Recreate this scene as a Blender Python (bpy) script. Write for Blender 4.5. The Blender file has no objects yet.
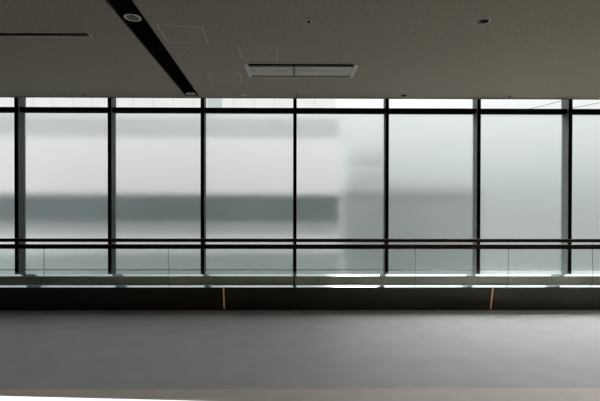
import bpy, bmesh, math
from mathutils import Vector, Matrix

scene = bpy.context.scene
COL = scene.collection

# ------------------------------------------------------------------ materials
def new_mat(name):
    m = bpy.data.materials.new(name)
    m.use_nodes = True
    nt = m.node_tree
    nt.nodes.clear()
    out = nt.nodes.new('ShaderNodeOutputMaterial')
    return m, nt, out

def N(nt, t, **kw):
    n = nt.nodes.new(t)
    for k, v in kw.items():
        if k in n.inputs.keys():
            n.inputs[k].default_value = v
        else:
            setattr(n, k, v)
    return n

def rgba(c):
    return (c[0], c[1], c[2], 1.0)

def principled(name, color, rough=0.5, metal=0.0, spec=0.5, noise=None, bump=None, emit=None):
    """noise = (scale, amount, stretch xyz); bump = (scale, strength)"""
    m, nt, out = new_mat(name)
    p = N(nt, 'ShaderNodeBsdfPrincipled')
    p.inputs['Base Color'].default_value = rgba(color)
    p.inputs['Roughness'].default_value = rough
    p.inputs['Metallic'].default_value = metal
    p.inputs['Specular IOR Level'].default_value = spec
    nt.links.new(p.outputs[0], out.inputs['Surface'])
    tc = N(nt, 'ShaderNodeTexCoord')
    if noise:
        sc, amt, st = noise
        mp = N(nt, 'ShaderNodeMapping')
        mp.inputs['Scale'].default_value = st
        nz = N(nt, 'ShaderNodeTexNoise')
        nz.inputs['Scale'].default_value = sc
        nz.inputs['Detail'].default_value = 5
        nt.links.new(tc.outputs['Object'], mp.inputs['Vector'])
        nt.links.new(mp.outputs[0], nz.inputs['Vector'])
        mr = N(nt, 'ShaderNodeMapRange')
        mr.inputs['From Min'].default_value = 0.3
        mr.inputs['From Max'].default_value = 0.7
        mr.inputs['To Min'].default_value = 1 - amt
        mr.inputs['To Max'].default_value = 1 + amt
        nt.links.new(nz.outputs['Fac'], mr.inputs['Value'])
        mx = N(nt, 'ShaderNodeMix', data_type='RGBA', blend_type='MULTIPLY')
        mx.inputs[0].default_value = 1.0
        mx.inputs[6].default_value = rgba(color)
        nt.links.new(mr.outputs[0], mx.inputs[7])
        nt.links.new(mx.outputs[2], p.inputs['Base Color'])
    if bump:
        nb = N(nt, 'ShaderNodeTexNoise')
        nb.inputs['Scale'].default_value = bump[0]
        nb.inputs['Detail'].default_value = 4
        nt.links.new(tc.outputs['Object'], nb.inputs['Vector'])
        b = N(nt, 'ShaderNodeBump')
        b.inputs['Strength'].default_value = bump[1]
        b.inputs['Distance'].default_value = 0.01
        nt.links.new(nb.outputs['Fac'], b.inputs['Height'])
        nt.links.new(b.outputs[0], p.inputs['Normal'])
    if emit:
        p.inputs['Emission Color'].default_value = rgba(emit[0])
        p.inputs['Emission Strength'].default_value = emit[1]
    return m

def thin_glass(name, tint, ior=1.5, refl=1.0):
    """sheet of clear glass: see-through tint plus a mirror reflection growing to grazing angles"""
    m, nt, out = new_mat(name)
    tr = N(nt, 'ShaderNodeBsdfTransparent'); tr.inputs['Color'].default_value = rgba(tint)
    gl = N(nt, 'ShaderNodeBsdfGlossy'); gl.inputs['Roughness'].default_value = 0.02
    gl.inputs['Color'].default_value = (refl, refl, refl, 1)
    fr = N(nt, 'ShaderNodeFresnel'); fr.inputs['IOR'].default_value = ior
    mx = N(nt, 'ShaderNodeMixShader')
    nt.links.new(fr.outputs[0], mx.inputs[0])
    nt.links.new(tr.outputs[0], mx.inputs[1])
    nt.links.new(gl.outputs[0], mx.inputs[2])
    nt.links.new(mx.outputs[0], out.inputs['Surface'])
    return m

def frosted_glass(name, tint, rough, milky):
    """acid-etched pane: rough refraction with a milky translucent share and a glossy room side"""
    m, nt, out = new_mat(name)
    rf = N(nt, 'ShaderNodeBsdfRefraction')
    rf.inputs['Color'].default_value = rgba(tint)
    rf.inputs['Roughness'].default_value = rough
    rf.inputs['IOR'].default_value = 1.35
    rf.distribution = 'BECKMANN'
    tl = N(nt, 'ShaderNodeBsdfTranslucent'); tl.inputs['Color'].default_value = rgba(tint)
    m1 = N(nt, 'ShaderNodeMixShader'); m1.inputs[0].default_value = milky
    nt.links.new(rf.outputs[0], m1.inputs[1]); nt.links.new(tl.outputs[0], m1.inputs[2])
    gl = N(nt, 'ShaderNodeBsdfGlossy'); gl.inputs['Roughness'].default_value = 0.03
    fr = N(nt, 'ShaderNodeFresnel'); fr.inputs['IOR'].default_value = 1.45
    m2 = N(nt, 'ShaderNodeMixShader')
    nt.links.new(fr.outputs[0], m2.inputs[0])
    nt.links.new(m1.outputs[0], m2.inputs[1]); nt.links.new(gl.outputs[0], m2.inputs[2])
    nt.links.new(m2.outputs[0], out.inputs['Surface'])
    return m

M = {}
M['ceiling'] = principled('ceiling_board', (0.355, 0.315, 0.248), 0.75, spec=0.4, noise=(60, 0.22, (1, 1, 1)), bump=(160, 0.2))
M['panel_board'] = principled('panel_board', (0.362, 0.322, 0.255), 0.75, spec=0.4, noise=(60, 0.22, (1, 1, 1)), bump=(160, 0.2))
M['panel_edge'] = principled('panel_edge', (0.74, 0.71, 0.63), 0.6)
M['wall'] = principled('wall_paint', (0.25, 0.25, 0.24), 0.9, noise=(8, 0.04, (1, 1, 1)))
M['floor'] = principled('floor_vinyl', (0.59, 0.59, 0.585), 0.48, spec=0.5, noise=(3.5, 0.06, (1, 1.5, 1)), bump=(40, 0.06))
M['floor_border'] = principled('floor_border_stone', (0.84, 0.755, 0.71), 0.5, spec=0.4, noise=(6, 0.04, (1, 1, 1)))
M['black'] = principled('black_metal', (0.005, 0.005, 0.0055), 0.8, spec=0.02, noise=(20, 0.05, (1, 1, 1)))
M['web'] = principled('grey_anodised', (0.11, 0.122, 0.127), 0.5, spec=0.12, noise=(12, 0.04, (1, 1, 0.1)))
M['channel'] = principled('channel_black', (0.005, 0.005, 0.0055), 0.9, spec=0.0, noise=(30, 0.06, (1, 1, 1)))
M['rail'] = principled('rail_brown', (0.030, 0.012, 0.008), 0.6, spec=0.1, noise=(6, 0.25, (0.6, 10, 10)))
M['sill'] = principled('sill_metal', (0.90, 0.93, 0.92), 0.13, metal=0.9, noise=(5, 0.03, (0.3, 4, 4)))
M['ledge'] = principled('ledge_polished_metal', (0.90, 0.93, 0.94), 0.10, metal=0.95, noise=(3, 0.03, (0.4, 4, 4)))
M['riser'] = principled('riser_steel', (0.55, 0.53, 0.45), 0.33, metal=0.9, noise=(1.7, 0.22, (1, 0.2, 0.2)))
M['kerb'] = principled('kerb_dark', (0.038, 0.029, 0.020), 0.45, spec=0.3, noise=(2.5, 0.15, (1, 1, 1)))
M['joint'] = principled('joint_rubber', (0.010, 0.010, 0.010), 0.8, spec=0.1, noise=(30, 0.05, (1, 1, 1)))
M['slit'] = principled('copper_glow_slit', (0.45, 0.27, 0.15), 0.4, spec=0.4, noise=(20, 0.1, (1, 1, 1)), emit=((0.55, 0.30, 0.15), 0.30))  # emission added so the strips read bright on the dark kerb
M['ring'] = principled('ring_aluminium', (0.80, 0.78, 0.73), 0.5, noise=(30, 0.03, (1, 1, 1)))
M['cone'] = principled('cone_bronze', (0.20, 0.12, 0.07), 0.5, noise=(30, 0.1, (1, 1, 1)))
M['lamp'] = principled('lamp_dark_lens', (0.03, 0.025, 0.02), 0.3, noise=(30, 0.1, (1, 1, 1)))
M['white_part'] = principled('white_enamel', (0.62, 0.61, 0.57), 0.5, noise=(20, 0.03, (1, 1, 1)))
M['louver'] = principled('louver_enamel', (0.50, 0.48, 0.42), 0.5, noise=(20, 0.03, (1, 1, 1)))
M['strip_glow'] = principled('white_glow_strip', (0.9, 0.9, 0.9), 0.4, noise=(10, 0.02, (1, 1, 1)), emit=((1, 0.985, 0.98), 1.1))  # emission stands in for a bright white wedge, no known lamp
M['frost'] = frosted_glass('frosted_glass', (0.935, 0.95, 0.948), 0.32, 0.04)
M['clear'] = thin_glass('clear_glass', (0.97, 0.98, 0.98), 1.4)
M['glass'] = thin_glass('balustrade_glass', (0.855, 0.915, 0.885), 1.45)
M['glass_edge'] = principled('glass_edge', (0.22, 0.28, 0.26), 0.2, noise=(20, 0.05, (1, 1, 1)))
M['facade'] = principled('facade_white', (0.88, 0.885, 0.88), 0.8, noise=(1.5, 0.02, (1, 1, 1)))
M['facade_joint'] = principled('facade_joint', (0.72, 0.72, 0.72), 0.8, noise=(5, 0.02, (1, 1, 1)))
M['facade_grey'] = principled('facade_grey', (0.60, 0.63, 0.63), 0.8, noise=(2.0, 0.03, (1, 1, 1)))
M['facade_dark'] = principled('facade_dark_band', (0.17, 0.205, 0.21), 0.5, noise=(1.0, 0.15, (1, 1, 3)))
M['facade_soft2'] = principled('facade_pale_grey', (0.53, 0.56, 0.55), 0.8, noise=(1.0, 0.05, (1, 1, 5)))
M['facade_soft'] = principled('facade_soft_grey', (0.46, 0.49, 0.48), 0.8, noise=(1.0, 0.05, (1, 1, 5)))
M['facade_mid'] = principled('facade_mid', (0.29, 0.315, 0.315), 0.8, noise=(1.0, 0.1, (1, 1, 5)))
M['ground_out'] = principled('outside_paving', (0.03, 0.036, 0.035), 0.9, noise=(1.0, 0.08, (1, 1, 1)))
M['cable'] = principled('cable_grey', (0.25, 0.25, 0.25), 0.6, noise=(20, 0.05, (1, 1, 1)))

# ------------------------------------------------------------------ mesh helpers
def box(bm, x0, x1, y0, y1, z0, z1):
    r = bmesh.ops.create_cube(bm, size=1.0)
    for v in r['verts']:
        v.co = Vector((x0 + (v.co.x + .5) * (x1 - x0), y0 + (v.co.y + .5) * (y1 - y0), z0 + (v.co.z + .5) * (z1 - z0)))
    return r['verts']

def prism_x(bm, prof, x0, x1):
    """extrude a closed (y, z) profile along x"""
    a = [bm.verts.new((x0, y, z)) for y, z in prof]
    b = [bm.verts.new((x1, y, z)) for y, z in prof]
    n = len(prof)
    bm.faces.new(a); bm.faces.new(b[::-1])
    for i in range(n):
        j = (i + 1) % n
        bm.faces.new((a[j], a[i], b[i], b[j]))

def lathe(bm, prof, seg=32, cx=0, cy=0):
    """revolve an open (r, z) profile round a vertical axis"""
    rings = []
    for r, z in prof:
        if r < 1e-6:
            rings.append([bm.verts.new((cx, cy, z))])
        else:
            rings.append([bm.verts.new((cx + r * math.cos(2 * math.pi * i / seg), cy + r * math.sin(2 * math.pi * i / seg), z)) for i in range(seg)])
    for a, b in zip(rings, rings[1:]):
        for i in range(seg):
            j = (i + 1) % seg
            if len(a) == 1 and len(b) == 1:
                continue
            if len(a) == 1:
                bm.faces.new((a[0], b[i], b[j]))
            elif len(b) == 1:
                bm.faces.new((a[i], a[j], b[0]))
            else:
                bm.faces.new((a[i], a[j], b[j], b[i]))

def rounded(cy, cz, w, h, r, n=4):
    """rounded rectangle as a (y, z) profile"""
    pts = []
    for sx, sz, a0 in ((1, 1, 0), (-1, 1, 90), (-1, -1, 180), (1, -1, 270)):
        for i in range(n + 1):
            a = math.radians(a0 + 90 * i / n)
            pts.append((cy + sx * (w / 2 - r) + r * math.cos(a), cz + sz * (h / 2 - r) + r * math.sin(a)))
    return pts

def obj(name, bm, mat, parent=None, bevel=0.0, smooth=False, loc=None):
    bmesh.ops.recalc_face_normals(bm, faces=bm.faces)
    me = bpy.data.meshes.new(name)
    bm.to_mesh(me); bm.free()
    me.materials.append(mat)
    if smooth:
        for p in me.polygons:
            p.use_smooth = True
        try:
            me.set_sharp_from_angle(angle=math.radians(40))
        except Exception:
            pass
    o = bpy.data.objects.new(name, me)
    COL.objects.link(o)
    if parent:
        o.parent = parent
    if loc:
        o.location = loc
    if bevel:
        b = o.modifiers.new('bevel', 'BEVEL')
        b.width = bevel; b.segments = 2; b.limit_method = 'ANGLE'
    return o

def thing(name, label, cat, loc, group=None, rotz=0.0):
    o = bpy.data.objects.new(name, None)
    COL.objects.link(o)
    o.empty_display_size = 0.1
    o.location = loc
    o.rotation_euler = (0, 0, rotz)
    tag(o, label, cat, group)
    return o

def tag(o, label, cat, group=None):
    o['label'] = label
    o['category'] = cat
    if group:
        o['group'] = group
    return o

def structure(o, label=None, cat=None):
    o['kind'] = 'structure'
    if label:
        o['label'] = label; o['category'] = cat
    return o

def B(*boxes):
    bm = bmesh.new()
    for b in boxes:
        box(bm, *b)
    return bm

SUNNY = 22.0
# ------------------------------------------------------------------ measures
X0 = -0.0247            # the mullion at the expansion joint
PITCH = 1.2
MX = [X0 + PITCH * (k - 3) for k in range(-1, 8)]      # nine mullion lines
XL, XR = -4.85, 4.80
YB = -8.0
ZC = 2.683              # ceiling height
ZS = 0.432               # sill height
YG = 0.145              # glass line

# ------------------------------------------------------------------ floor, walls, ceiling
structure(obj('floor', B((XL, XR, -2.283, 0.25, -0.12, 0)), M['floor']), 'dull grey sheet floor running up to the dark kerb', 'floor')
structure(obj('trim_1', B((XL, XR, YB, -2.283, -0.12, 0.0005)), M['floor_border']), 'paler pinkish grey floor border along the bottom of the photo', 'floor border')
structure(obj('wall_left', B((XL - .15, XL, YB, 0.25, 0, 3.2)), M['wall']))
structure(obj('wall_back', B((XL - .15, XR + .15, YB - .15, YB, 0, 3.2)), M['wall']))
# right wall: unseen tall glazed opening, added to bring daylight in from the side
structure(obj('wall_right', B((XR, XR + .15, YB, -5.2, 0, 3.2), (XR, XR + .15, -0.45, 0.25, 0, 3.2),
                              (XR, XR + .15, -5.2, -0.45, 2.45, 3.2), (XR, XR + .15, -5.2, -0.45, 0, 0.10)), M['wall']))
side = obj('window_9', B((XR + .04, XR + .11, -5.2, -5.13, .10, 2.45), (XR + .04, XR + .11, -.52, -.45, .10, 2.45),
                         (XR + .04, XR + .11, -5.13, -.52, .10, .16), (XR + .04, XR + .11, -5.13, -.52, 2.39, 2.45),
                         (XR + .04, XR + .11, -2.86, -2.79, .16, 2.39)), M['black'])
structure(side)
obj('clear_pane', B((XR + .07, XR + .078, -5.13, -.52, .16, 2.39)), M['clear'], side)
# head above the glazing and the closed pocket behind the ceiling edge
structure(obj('wall_front', B((XL, XR, 0.10, 0.25, 2.98, 3.2), (XL, XR, -0.02, 0.10, 3.1, 3.2),
                              (XL, XR, 0.05, 0.25, 0.0, ZS - .02))  , M['wall']))

# ceiling slab with real recesses cut into it
SL = Vector((-0.0660, 1.0, 0)).normalized()             # the channel runs slightly askew
SLROT = math.atan2(-SL.x, SL.y)
slot_c = Vector((-1.323, -0.12, 0))                     # window end of the channel
SLOT_LEN, SLOT_W = 4.6, 0.172
ceil_bm = B((XL, XR, YB, -0.022, ZC, ZC + 0.30))
ceil = structure(obj('ceiling', ceil_bm, M['ceiling']), 'speckled grey board ceiling sloping away above the window wall', 'ceiling')
ceil['label'] = 'flat speckled grey board ceiling above the window wall'
cutters = []
def cutter(bm, rot=None, loc=None):
    me = bpy.data.meshes.new('cut')
    bmesh.ops.recalc_face_normals(bm, faces=bm.faces)
    bm.to_mesh(me); bm.free()
    o = bpy.data.objects.new('cut', me); COL.objects.link(o)
    if rot: o.rotation_euler.z = rot
    if loc: o.location = loc
    cutters.append(o)
cutter(B((-SLOT_W / 2, SLOT_W / 2, -SLOT_LEN, 0, ZC - .05, ZC + .035)), SLROT, (slot_c.x, slot_c.y, 0))
cutter(B((-0.505, 0.590, -1.352, -0.925, ZC - .05, ZC + .14)))          # air diffuser
cutter(B((-4.0, -1.645, -2.058, -1.975, ZC - .05, ZC + .10)))           # slot diffuser
for (cx, cy, r) in ((1.358, -2.285, 0.043),):
    bm = bmesh.new(); lathe(bm, [(0, ZC - .05), (r, ZC - .05), (r, ZC + .09), (0, ZC + .09)], 32, cx, cy); cutter(bm)
for c in cutters:
    m = ceil.modifiers.new('b', 'BOOLEAN'); m.operation = 'DIFFERENCE'; m.object = c; m.solver = 'EXACT'
bpy.context.view_layer.update()
dg = bpy.context.evaluated_depsgraph_get()
me2 = bpy.data.meshes.new_from_object(ceil.evaluated_get(dg))
ceil.modifiers.clear(); ceil.data = me2
for c in cutters:
    bpy.data.objects.remove(c, do_unlink=True)
structure(obj('trim_2', B((XL, XR, -0.032, -0.020, ZC - .006, ZC + .02)), M['web']), 'thin grey metal edge of the ceiling above the glass', 'ceiling trim')

# ------------------------------------------------------------------ window bays
for i in range(len(MX) - 1):
    xa, xb = MX[i], MX[i + 1]
    w = obj('window_%d' % (i + 1), B((xa + .010, xb - .010, YG - .004, YG + .03, ZS, ZS + .006)), M['sill'])
    structure(w)
    mul = obj('mullion', B((xa - .012, xa + .012, 0.012, YG + .03, ZS, 2.98)), M['web'], w)
    obj('front_cap', B((xa - .0225, xa + .0225, 0.0, 0.012, ZS, 2.98)), M['black'], mul, bevel=.002)
    obj('transom', B((xa + .012, xb - .012, 0.055, YG + .03, 2.516, 2.574)), M['black'], w, bevel=.002)
    obj('frosted_pane', B((xa + .012, xb - .012, YG, YG + .0001, ZS + .005, 2.520)), M['frost'], w)
    obj('clear_pane', B((xa + .012, xb - .012, YG, YG + .0001, 2.572, 2.98)), M['clear'], w)

# frosted panes are single etched sheets: keep only the room-side face
for o in bpy.data.objects:
    if o.name.split('.')[0] in ('frosted_pane', 'clear_pane') and o.parent and o.parent.name != 'window_9':
        bm = bmesh.new(); bm.from_mesh(o.data)
        bm.normal_update()
        kill = [f for f in bm.faces if f.normal.y > -0.9]
        bmesh.ops.delete(bm, geom=kill, context='FACES')
        bm.to_mesh(o.data); bm.free()

# ------------------------------------------------------------------ sill, riser, ledge, kerb
def run(x0, x1, tail):
    n1, n2, n3, n4 = tail
    prof = [(0.25, ZS), (-0.166, ZS), (-0.208, ZS - .0165), (-0.209, ZS - .022), (-0.206, ZS - .026), (0.25, ZS - .026)]
    bm = bmesh.new(); prism_x(bm, prof, x0, x1)
    structure(obj(n1, bm, M['sill']), n1 and 'pale metal window sill', 'window sill')
    bm = B((x0, x1, -0.190, -0.05, .31, ZS - .026))
    structure(obj(n2, bm, M['riser']), 'dull steel band below the pale sill', 'metal band')
    prof = [(-0.05, .318), (-0.268, .318), (-0.312, .3005), (-0.313, .297), (-0.310, .295), (-0.05, .295)]
    bm = bmesh.new(); prism_x(bm, prof, x0, x1)
    structure(obj(n3, bm, M['ledge']), 'thin bright metal ledge above the dark kerb', 'ledge')
    prof = [(-0.05, .295), (-0.306, .295), (-0.245, 0.0), (-0.05, 0.0)]
    bm = bmesh.new(); prism_x(bm, prof, x0 if x0 < -1 else XJ + .0005, x1 if x1 > 1 else XJ - .0005)
    return structure(obj(n4, bm, M['kerb']), 'near black kerb face leaning back to the floor', 'kerb')
XJ = -0.027
kl = run(XL, XJ - .009, ('trim_3', 'trim_4', 'trim_5', 'baseboard_left'))
kr = run(XJ + .009, XR, ('trim_6', 'trim_7', 'trim_8', 'baseboard_right'))
for nm, side_ in (('trim_3', 'left'), ('trim_4', 'left'), ('trim_5', 'left'), ('baseboard_left', 'left'),
                  ('trim_6', 'right'), ('trim_7', 'right'), ('trim_8', 'right'), ('baseboard_right', 'right')):
    o = bpy.data.objects[nm]
    o['label'] = o['label'] + ', run %s of the central joint' % side_
# dark cover strip over the expansion joint, following the steps
bm = bmesh.new()
prism_x(bm, [(0.0, ZS + .002), (-0.166, ZS + .002), (-0.211, ZS - .015), (-0.211, ZS - .030), (-0.194, ZS - .030), (-0.194, .321), (-0.268, .321),
             (-0.316, .302), (-0.316, .296), (-0.05, .296), (-0.05, ZS - .03), (0.0, ZS - .03)], XJ - .0095, XJ + .0095)
structure(obj('trim_9', bm, M['joint']), 'black strip covering the joint that splits sill and ledge', 'joint strip')
# copper coloured strips on the kerb face, brightness added as glow
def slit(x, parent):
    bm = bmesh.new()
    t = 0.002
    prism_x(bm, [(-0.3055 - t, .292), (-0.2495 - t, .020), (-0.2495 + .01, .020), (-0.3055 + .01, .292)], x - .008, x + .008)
    obj('glow_slit', bm, M['slit'], parent)['label'] = 'thin copper coloured strip with added glow standing in the black kerb'
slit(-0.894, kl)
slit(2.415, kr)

# ------------------------------------------------------------------ balustrade
bal = thing('balustrade', 'dark brown double handrail on clear glass panels before the windows', 'handrail', (0, -0.25, 0.318))
def rel(bm):
    bmesh.ops.translate(bm, verts=bm.verts, vec=Vector((0, 0.25, -0.318)))
    return bm
bm = bmesh.new(); prism_x(bm, rounded(-0.25, .868, .055, .040, .012), XL, XR)
obj('upper_rail', rel(bm), M['rail'], bal, smooth=True)
bm = bmesh.new(); prism_x(bm, rounded(-0.25, .790, .045, .054, .008), XL, XR)
obj('lower_rail', rel(bm), M['rail'], bal, smooth=True)
joints = [XL, -4.30, -3.112, -1.585, -0.045, 1.473, 2.633, 3.686, XR]
for a, b in zip(joints, joints[1:]):
    g = obj('glass_panel', rel(B((a + .003, b - .003, -.2500, -.2499, .318, .766))), M['glass'], bal)
    bm = bmesh.new(); bm.from_mesh(g.data); bm.normal_update()
    bmesh.ops.delete(bm, geom=[f for f in bm.faces if f.normal.y > -0.9], context='FACES')
    bm.to_mesh(g.data); bm.free()
    if b < XR:
        obj('panel_joint', rel(B((b - .002, b + .002, -.254, -.246, .319, .766))), M['glass_edge'], bal)
        obj('rail_post', rel(B((b - .0025, b + .0025, -.2525, -.2475, .812, .850))), M['ring'], bal)

# ------------------------------------------------------------------ ceiling fittings
# black channel
ch = thing('ceiling_channel', 'long black recessed channel slanting across the grey ceiling', 'ceiling channel', (slot_c.x, slot_c.y, ZC), rotz=SLROT)
h = SLOT_W / 2
obj('channel_back', B((-h, h, -SLOT_LEN, 0, .014, .034)), M['channel'], ch)
obj('edge_trim', B((-h, -h + .004, -SLOT_LEN, 0, -.001, .006), (h - .004, h, -SLOT_LEN, 0, -.001, .006), (-h, h, -.004, 0, -.001, .006)), M['channel'], ch)

def downlight(label, x, y, z, r, tilt=None, group=None, rim=0.74):
    d = thing('downlight', label, 'downlight', (x, y, z), group)
    bm = bmesh.new(); lathe(bm, [(r * rim, .0), (r * rim, -.002), (r * .9, -.006), (r, -.003), (r, .0)], 40)
    obj('trim_ring', bm, M['ring'], d, smooth=True)
    bm = bmesh.new(); lathe(bm, [(r * rim, -.001), (r * .70, .0015), (r * .45, .0035)], 40)
    c = obj('reflector', bm, M['cone'], d, smooth=True)
    bm = bmesh.new(); lathe(bm, [(r * .45, .0035), (r * .3, .0015), (0, .0005)], 32)
    obj('lamp', bm, M['lamp'], c, smooth=True)
    return d
def along(y):
    t = (y - slot_c.y) / SL.y
    return slot_c.x + SL.x * t
downlight('round downlight with bronze reflector in the black channel, far from the windows', along(-2.31) + .0, -2.31, ZC + .005, .060)
downlight('round downlight at the window end of the black channel', along(-0.21), -0.21, ZC + .005, .055)
ad = thing('downlight', 'small dark tilted spotlight in a pale ring in the bare ceiling at right', 'downlight', (1.358, -2.285, ZC))
bm = bmesh.new(); lathe(bm, [(.042, .030), (.041, -.001), (.047, -.004), (.051, -.001), (.051, .0)], 40)
obj('trim_ring', bm, M['ring'], ad, smooth=True)
bm = bmesh.new(); lathe(bm, [(.0, .028), (.020, .022), (.034, -.002), (.037, -.003), (.036, .03), (0, .034)], 32)
gi = obj('reflector', bm, M['lamp'], ad, smooth=True)
gi.rotation_euler = (math.radians(8), math.radians(16), 0); gi.location.z = .006

# linear slot diffuser at left
sd = thing('slot_diffuser', 'thin dark linear air slot in the ceiling at upper left', 'air slot', (-1.645, -2.015, ZC))
obj('slot_throat', B((-2.35, 0, -.043, .040, .03, .09)), M['channel'], sd)
obj('frame', B((-2.35, 0.012, .032, .046, -.004, .004), (-2.35, 0.012, -.049, -.041, -.004, .004), (0, 0.014, -.049, .046, -.004, .004)), M['white_part'], sd)
obj('blade', B((-2.35, 0, -.036, -.018, .004, .012)), M['cone'], sd)

# wide air diffuser
af = thing('air_diffuser', 'wide pale ceiling air diffuser with two louver panels', 'air diffuser', (0.0425, -1.1385, ZC))
W, D = 1.095 / 2, 0.427 / 2
obj('duct_box', B((-W, W, -D, D, .11, .138)), M['channel'], af)
for s in (-1, 1):          # sloping pale end pieces
    bm = bmesh.new()
    a = [(s * W * 1.005, -D), (s * (W * .945), -D + .02), (s * (W * .945), D - .012), (s * W * 1.005, D)]
    lo = [bm.verts.new((x, y, -.008 if k in (0, 3) else -.002)) for k, (x, y) in enumerate(a)]
    hi = [bm.verts.new((x, y, .02)) for x, y in a]
    for q in ((0, 1, 2, 3),):
        bm.faces.new([lo[k] for k in q]); bm.faces.new([hi[k] for k in q][::-1])
    for k in range(4):
        j = (k + 1) % 4
        bm.faces.new((lo[k], hi[k], hi[j], lo[j]))
    obj('end_piece', bm, M['white_part'], af)
obj('frame', B((-W, W, -D - .006, -D + .003, -.003, .02), (-W, W, D - .012, D + .006, -.006, .02)), M['louver'], af)
obj('duct_lining', B((-W * .99, W * .99, D - .010, D - .004, .02, .11)), M['channel'], af)
for x0, x1 in ((-W * .94, -.085), (-.060, W * .94)):
    bm = bmesh.new()
    prism_x(bm, [(-.112, .006), (-.105, .000), (-.006, .001), (-.003, .005), (.003, .005), (.006, .001), (.165, .000), (.172, .006), (.172, .012), (-.112, .012)], x0, x1)
    obj('louver', bm, M['louver'], af)
obj('divider', B((-.085, -.060, -.112, .172, .004, .012)), M['cone'], af)
obj('drip_strip', B((-W * .94, W * .94, .172, D - .010, .003, .010)), M['cone'], af)

# three square access panels
def access_panel(label, x, y, rot):
    p = thing('access_panel', label, 'access panel', (x, y, ZC), 'ceiling access panels', rot)
    a = .167
    obj('panel', B((-a + .004, a - .004, -a + .004, a - .004, -.0015, .0)), M['panel_board'], p)
    obj('panel_frame', B((-a, -a + .005, -a, a, -.004, 0), (a - .005, a, -a, a, -.004, 0), (-a + .005, a - .005, -a, -a + .005, -.003, 0), (-a + .005, a - .005, a - .005, a, -.003, 0)), M['panel_edge'], p)
access_panel('square ceiling hatch beside the black channel, farthest from the windows', -0.890, -2.025, .07)
access_panel('square ceiling hatch just behind the left end of the air diffuser', -0.338, -1.645, .04)
access_panel('square ceiling hatch left of the air diffuser, nearest the windows', -0.762, -0.932, .07)

# sprinkler
sp = thing('ceiling_sprinkler', 'small round fire sprinkler in the ceiling above the air diffuser', 'sprinkler', (0.085, -2.30, ZC))
bm = bmesh.new(); lathe(bm, [(0, .004), (.030, .004), (.029, -.004), (.020, -.010), (.010, -.011)], 28); obj('escutcheon', bm, M['louver'], sp, smooth=True)
bm = bmesh.new(); lathe(bm, [(.010, -.010), (.009, -.015), (.012, -.016), (.012, -.018), (0, -.018)], 20); obj('nozzle', bm, M['channel'], sp, smooth=True)

# small fittings close to the ceiling edge
d = thing('detector', 'small pale disc on the ceiling edge left of the air diffuser', 'detector', (-0.66, -0.185, ZC))
bm = bmesh.new(); lathe(bm, [(.040, 0), (.039, -.006), (.030, -.010), (0, -.011)], 28); obj('cover', bm, M['white_part'], d, smooth=True)
bm = bmesh.new(); lathe(bm, [(.008, -.010), (.007, -.014), (0, -.014)], 16); obj('sensor_window', bm, M['lamp'], d, smooth=True)
d = thing('ceiling_sensor', 'small dark flat sensor disc on the ceiling edge right of centre', 'sensor', (1.34, -0.18, ZC))
bm = bmesh.new(); lathe(bm, [(0, .004), (.034, .004), (.033, -.004), (.022, -.012), (0, -.014)], 28); obj('cover', bm, M['channel'], d, smooth=True)
bm = bmesh.new(); lathe(bm, [(.034, .003), (.040, .003), (.040, -.002), (.034, -.003)], 28); obj('base_ring', bm, M['web'], d, smooth=True)
def hook(label, x, y):
    hk = thing('ceiling_hook', label, 'hook', (x, y, ZC), 'tiny hooks at the ceiling edge')
    bm = bmesh.new(); lathe(bm, [(.010, 0), (.010, -.003), (.004, -.005), (.004, -.016), (0, -.017)], 14)
    obj('stud', bm, M['channel'], hk, smooth=True)
    bm = bmesh.new(); lathe(bm, [(.0035, -.014), (.009, -.018), (.009, -.021), (.003, -.022), (0, -.022)], 14)
    obj('hook_tip', bm, M['channel'], hk, smooth=True)
hook('tiny dark hook at the ceiling edge near the upper left corner', -2.64, -0.20)
hook('tiny dark hook at the ceiling edge above the central mullion', 0.0, -0.19)
hook('tiny dark hook at the ceiling edge far right', 2.68, -0.17)

# ------------------------------------------------------------------ added glowing strip, bottom left, for a white wedge of unknown source
ws = thing('floor_glow_strip', 'bright white strip with added glow slanting across the bottom left corner of the floor', 'glowing strip', (-1.35, -2.424, 0), rotz=math.atan2(-0.076, 1.453))
obj('diffuser', B((-2.2, 2.2, -.13, 0, .0005, .004)), M['strip_glow'], ws)  # made-up glowing face, not a known fitting
obj('frame', B((-2.2, 2.2, -.138, -.13, .0005, .004)), M['ring'], ws)

# ------------------------------------------------------------------ outside
YF = 2.8
structure(obj('ground', B((-90, 90, 0.5, 180, -3.2, -3.0)), M['ground_out']))
nb = thing('neighbouring_building', 'blurred white building with a dark window band behind the left panes', 'building', (-5.2, YF, -3.0))
def nbp(name, boxes, mat):
    bm = B(*boxes); bmesh.ops.translate(bm, verts=bm.verts, vec=Vector((5.2, -YF, 3.0)))
    return obj(name, bm, mat, nb)
XE = 0.77
nbp('wall', [(-12, XE, YF, YF + 1.5, -3, 0.91), (-12, XE, YF, YF + 1.5, 1.45, 9.0)], M['facade'])
nbp('window_band', [(-12, XE, YF + .02, YF + 1.4, 0.91, 1.45)], M['facade_dark'])
nbp('cornice', [(-12, XE - .0, YF - .012, YF + .0, 2.52, 2.86)], M['facade_grey'])
nbp('base_band', [(-12, XE, YF - .03, YF, -2.9, 0.40)], M['facade_soft2'])
nbp('band_sill', [(-12, XE, YF - .005, YF + .02, 0.74, 0.93)], M['facade_soft'])
nbp('panel_joints', [(x - .006, x + .006, YF - .004, YF, 2.9, 9.0) for x in [XE - 0.42 - .4 * k for k in range(28)]], M['facade_joint'])
nbp('grey_panel', [(-1.78, -1.49, YF - .006, YF, 2.9, 4.2)], M['facade_grey'])
tb = thing('stepped_building', 'blurred grey stepped block behind the panes right of centre', 'building', (2.4, 5.0, -3.0))
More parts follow.
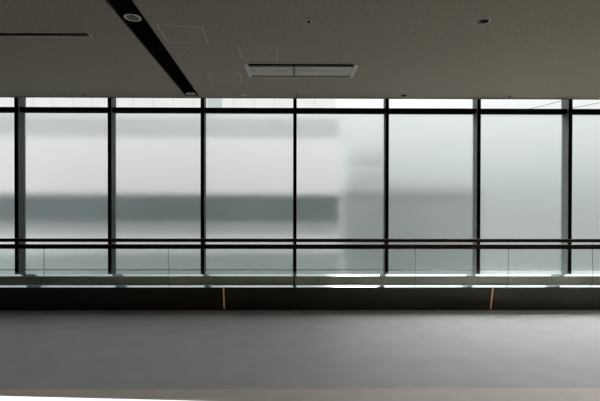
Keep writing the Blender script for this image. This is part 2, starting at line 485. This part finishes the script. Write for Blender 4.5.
def tbp(name, boxes, mat):
    bm = B(*boxes); bmesh.ops.translate(bm, verts=bm.verts, vec=Vector((-2.4, -5.0, 3.0)))
    return obj(name, bm, mat, tb)
tbp('lower_storey', [(0.95, 3.9, 4.6, 7, -3, 1.50)], M['facade_mid'])
tbp('upper_storey', [(0.95, 1.95, 5.0, 7, 1.50, 2.55)], M['facade_soft2'])
tbp('parapet', [(0.95, 3.95, 4.55, 4.6, 1.50, 1.72), (1.95, 3.9, 4.6, 5.4, 1.50, 1.60)], M['facade_soft'])
tbp('storey_band', [(0.95, 1.95, 4.95, 5.0, 1.85, 1.95), (0.95, 1.95, 4.95, 5.0, 2.2, 2.3)], M['facade_soft'])
def cable(label, pts):
    cu = bpy.data.curves.new('cable', 'CURVE'); cu.dimensions = '3D'; cu.bevel_depth = .009; cu.bevel_resolution = 2
    s = cu.splines.new('POLY'); s.points.add(len(pts) - 1)
    for q, p in zip(s.points, pts): q.co = (*p, 1)
    cu.materials.append(M['cable'])
    tmp = bpy.data.objects.new('tmp', cu); COL.objects.link(tmp)
    bpy.context.view_layer.update()
    me = bpy.data.meshes.new_from_object(tmp.evaluated_get(bpy.context.evaluated_depsgraph_get()))
    bpy.data.objects.remove(tmp, do_unlink=True)
    o = bpy.data.objects.new('overhead_cable', me); COL.objects.link(o)
    tag(o, label, 'cable')
def sag(a, b, s):
    a, b = Vector(a), Vector(b)
    return [tuple(a.lerp(b, t / 12) - Vector((0, 0, s * 4 * (t / 12) * (1 - t / 12)))) for t in range(13)]
cable('thin grey overhead cable crossing the clear strip above the second pane from the right', sag((5.8, 6.0, 3.75), (8.3, 6.0, 4.40), .05))
cable('thin grey overhead cable crossing the clear strip at the right edge', sag((7.2, 6.0, 3.82), (10.5, 6.0, 4.55), .03))

# ------------------------------------------------------------------ light
wld = bpy.data.worlds.new('overcast'); scene.world = wld
wld.use_nodes = True
nt = wld.node_tree
bg = nt.nodes['Background']
geo = N(nt, 'ShaderNodeTexCoord')
sep = N(nt, 'ShaderNodeSeparateXYZ')
nt.links.new(geo.outputs['Generated'], sep.inputs[0])
rmp = N(nt, 'ShaderNodeValToRGB')                      # by height above the horizon
els = rmp.color_ramp.elements
els[0].position = 0.40; els[0].color = (0.12, 0.13, 0.132, 1)
els[1].position = 0.80; els[1].color = (1.28, 1.27, 1.25, 1)
for pos, c in ((0.50, (0.20, 0.218, 0.22)), (0.53, (0.30, 0.32, 0.322)), (0.60, (0.46, 0.468, 0.468))):
    e = els.new(pos); e.color = (*c, 1)
mr = N(nt, 'ShaderNodeMapRange')
mr.inputs['From Min'].default_value = -1; mr.inputs['From Max'].default_value = 1
nt.links.new(sep.outputs['Z'], mr.inputs['Value'])
nt.links.new(mr.outputs[0], rmp.inputs['Fac'])
# brighter patch of cloud where the veiled sun stands
dot = N(nt, 'ShaderNodeVectorMath', operation='DOT_PRODUCT')
nt.links.new(geo.outputs['Generated'], dot.inputs[0])
dot.inputs[1].default_value = Vector((-0.13, 0.72, 0.70)).normalized()
lb = N(nt, 'ShaderNodeMapRange', interpolation_type='SMOOTHSTEP')
lb.inputs['From Min'].default_value = math.cos(math.radians(17)); lb.inputs['From Max'].default_value = math.cos(math.radians(6))
lb.inputs['To Min'].default_value = 0.0; lb.inputs['To Max'].default_value = SUNNY
nt.links.new(dot.outputs['Value'], lb.inputs['Value'])
ad2 = N(nt, 'ShaderNodeMix', data_type='RGBA', blend_type='ADD'); ad2.inputs[0].default_value = 1.0
nt.links.new(rmp.outputs['Color'], ad2.inputs[6]); nt.links.new(lb.outputs[0], ad2.inputs[7])
nt.links.new(ad2.outputs[2], bg.inputs['Color'])
bg.inputs['Strength'].default_value = 2.1

# ------------------------------------------------------------------ camera
cam = bpy.data.cameras.new('camera')
cam.sensor_width = 36.0
cam.lens = 24.0
cam.clip_start = 0.05
co = bpy.data.objects.new('camera', cam); COL.objects.link(co)
co.location = (0, -5.198, 1.40)
yaw, pitch, roll = 0.0082, -0.0077, 0.0017
fw = Vector((math.sin(yaw), math.cos(yaw), 0)); r = Vector((math.cos(yaw), -math.sin(yaw), 0)); u = Vector((0, 0, 1))
f2 = math.cos(pitch) * fw + math.sin(pitch) * u; u2 = math.cos(pitch) * u - math.sin(pitch) * fw
r3 = math.cos(roll) * r + math.sin(roll) * u2; u3 = math.cos(roll) * u2 - math.sin(roll) * r
co.matrix_world = Matrix(((r3.x, u3.x, -f2.x, 0), (r3.y, u3.y, -f2.y, -5.198), (r3.z, u3.z, -f2.z, 1.40), (0, 0, 0, 1)))
scene.camera = co

scene.view_settings.view_transform = 'Standard'
scene.view_settings.look = 'None'
scene.cycles.use_denoising = True
scene.cycles.max_bounces = 12
scene.cycles.transparent_max_bounces = 16
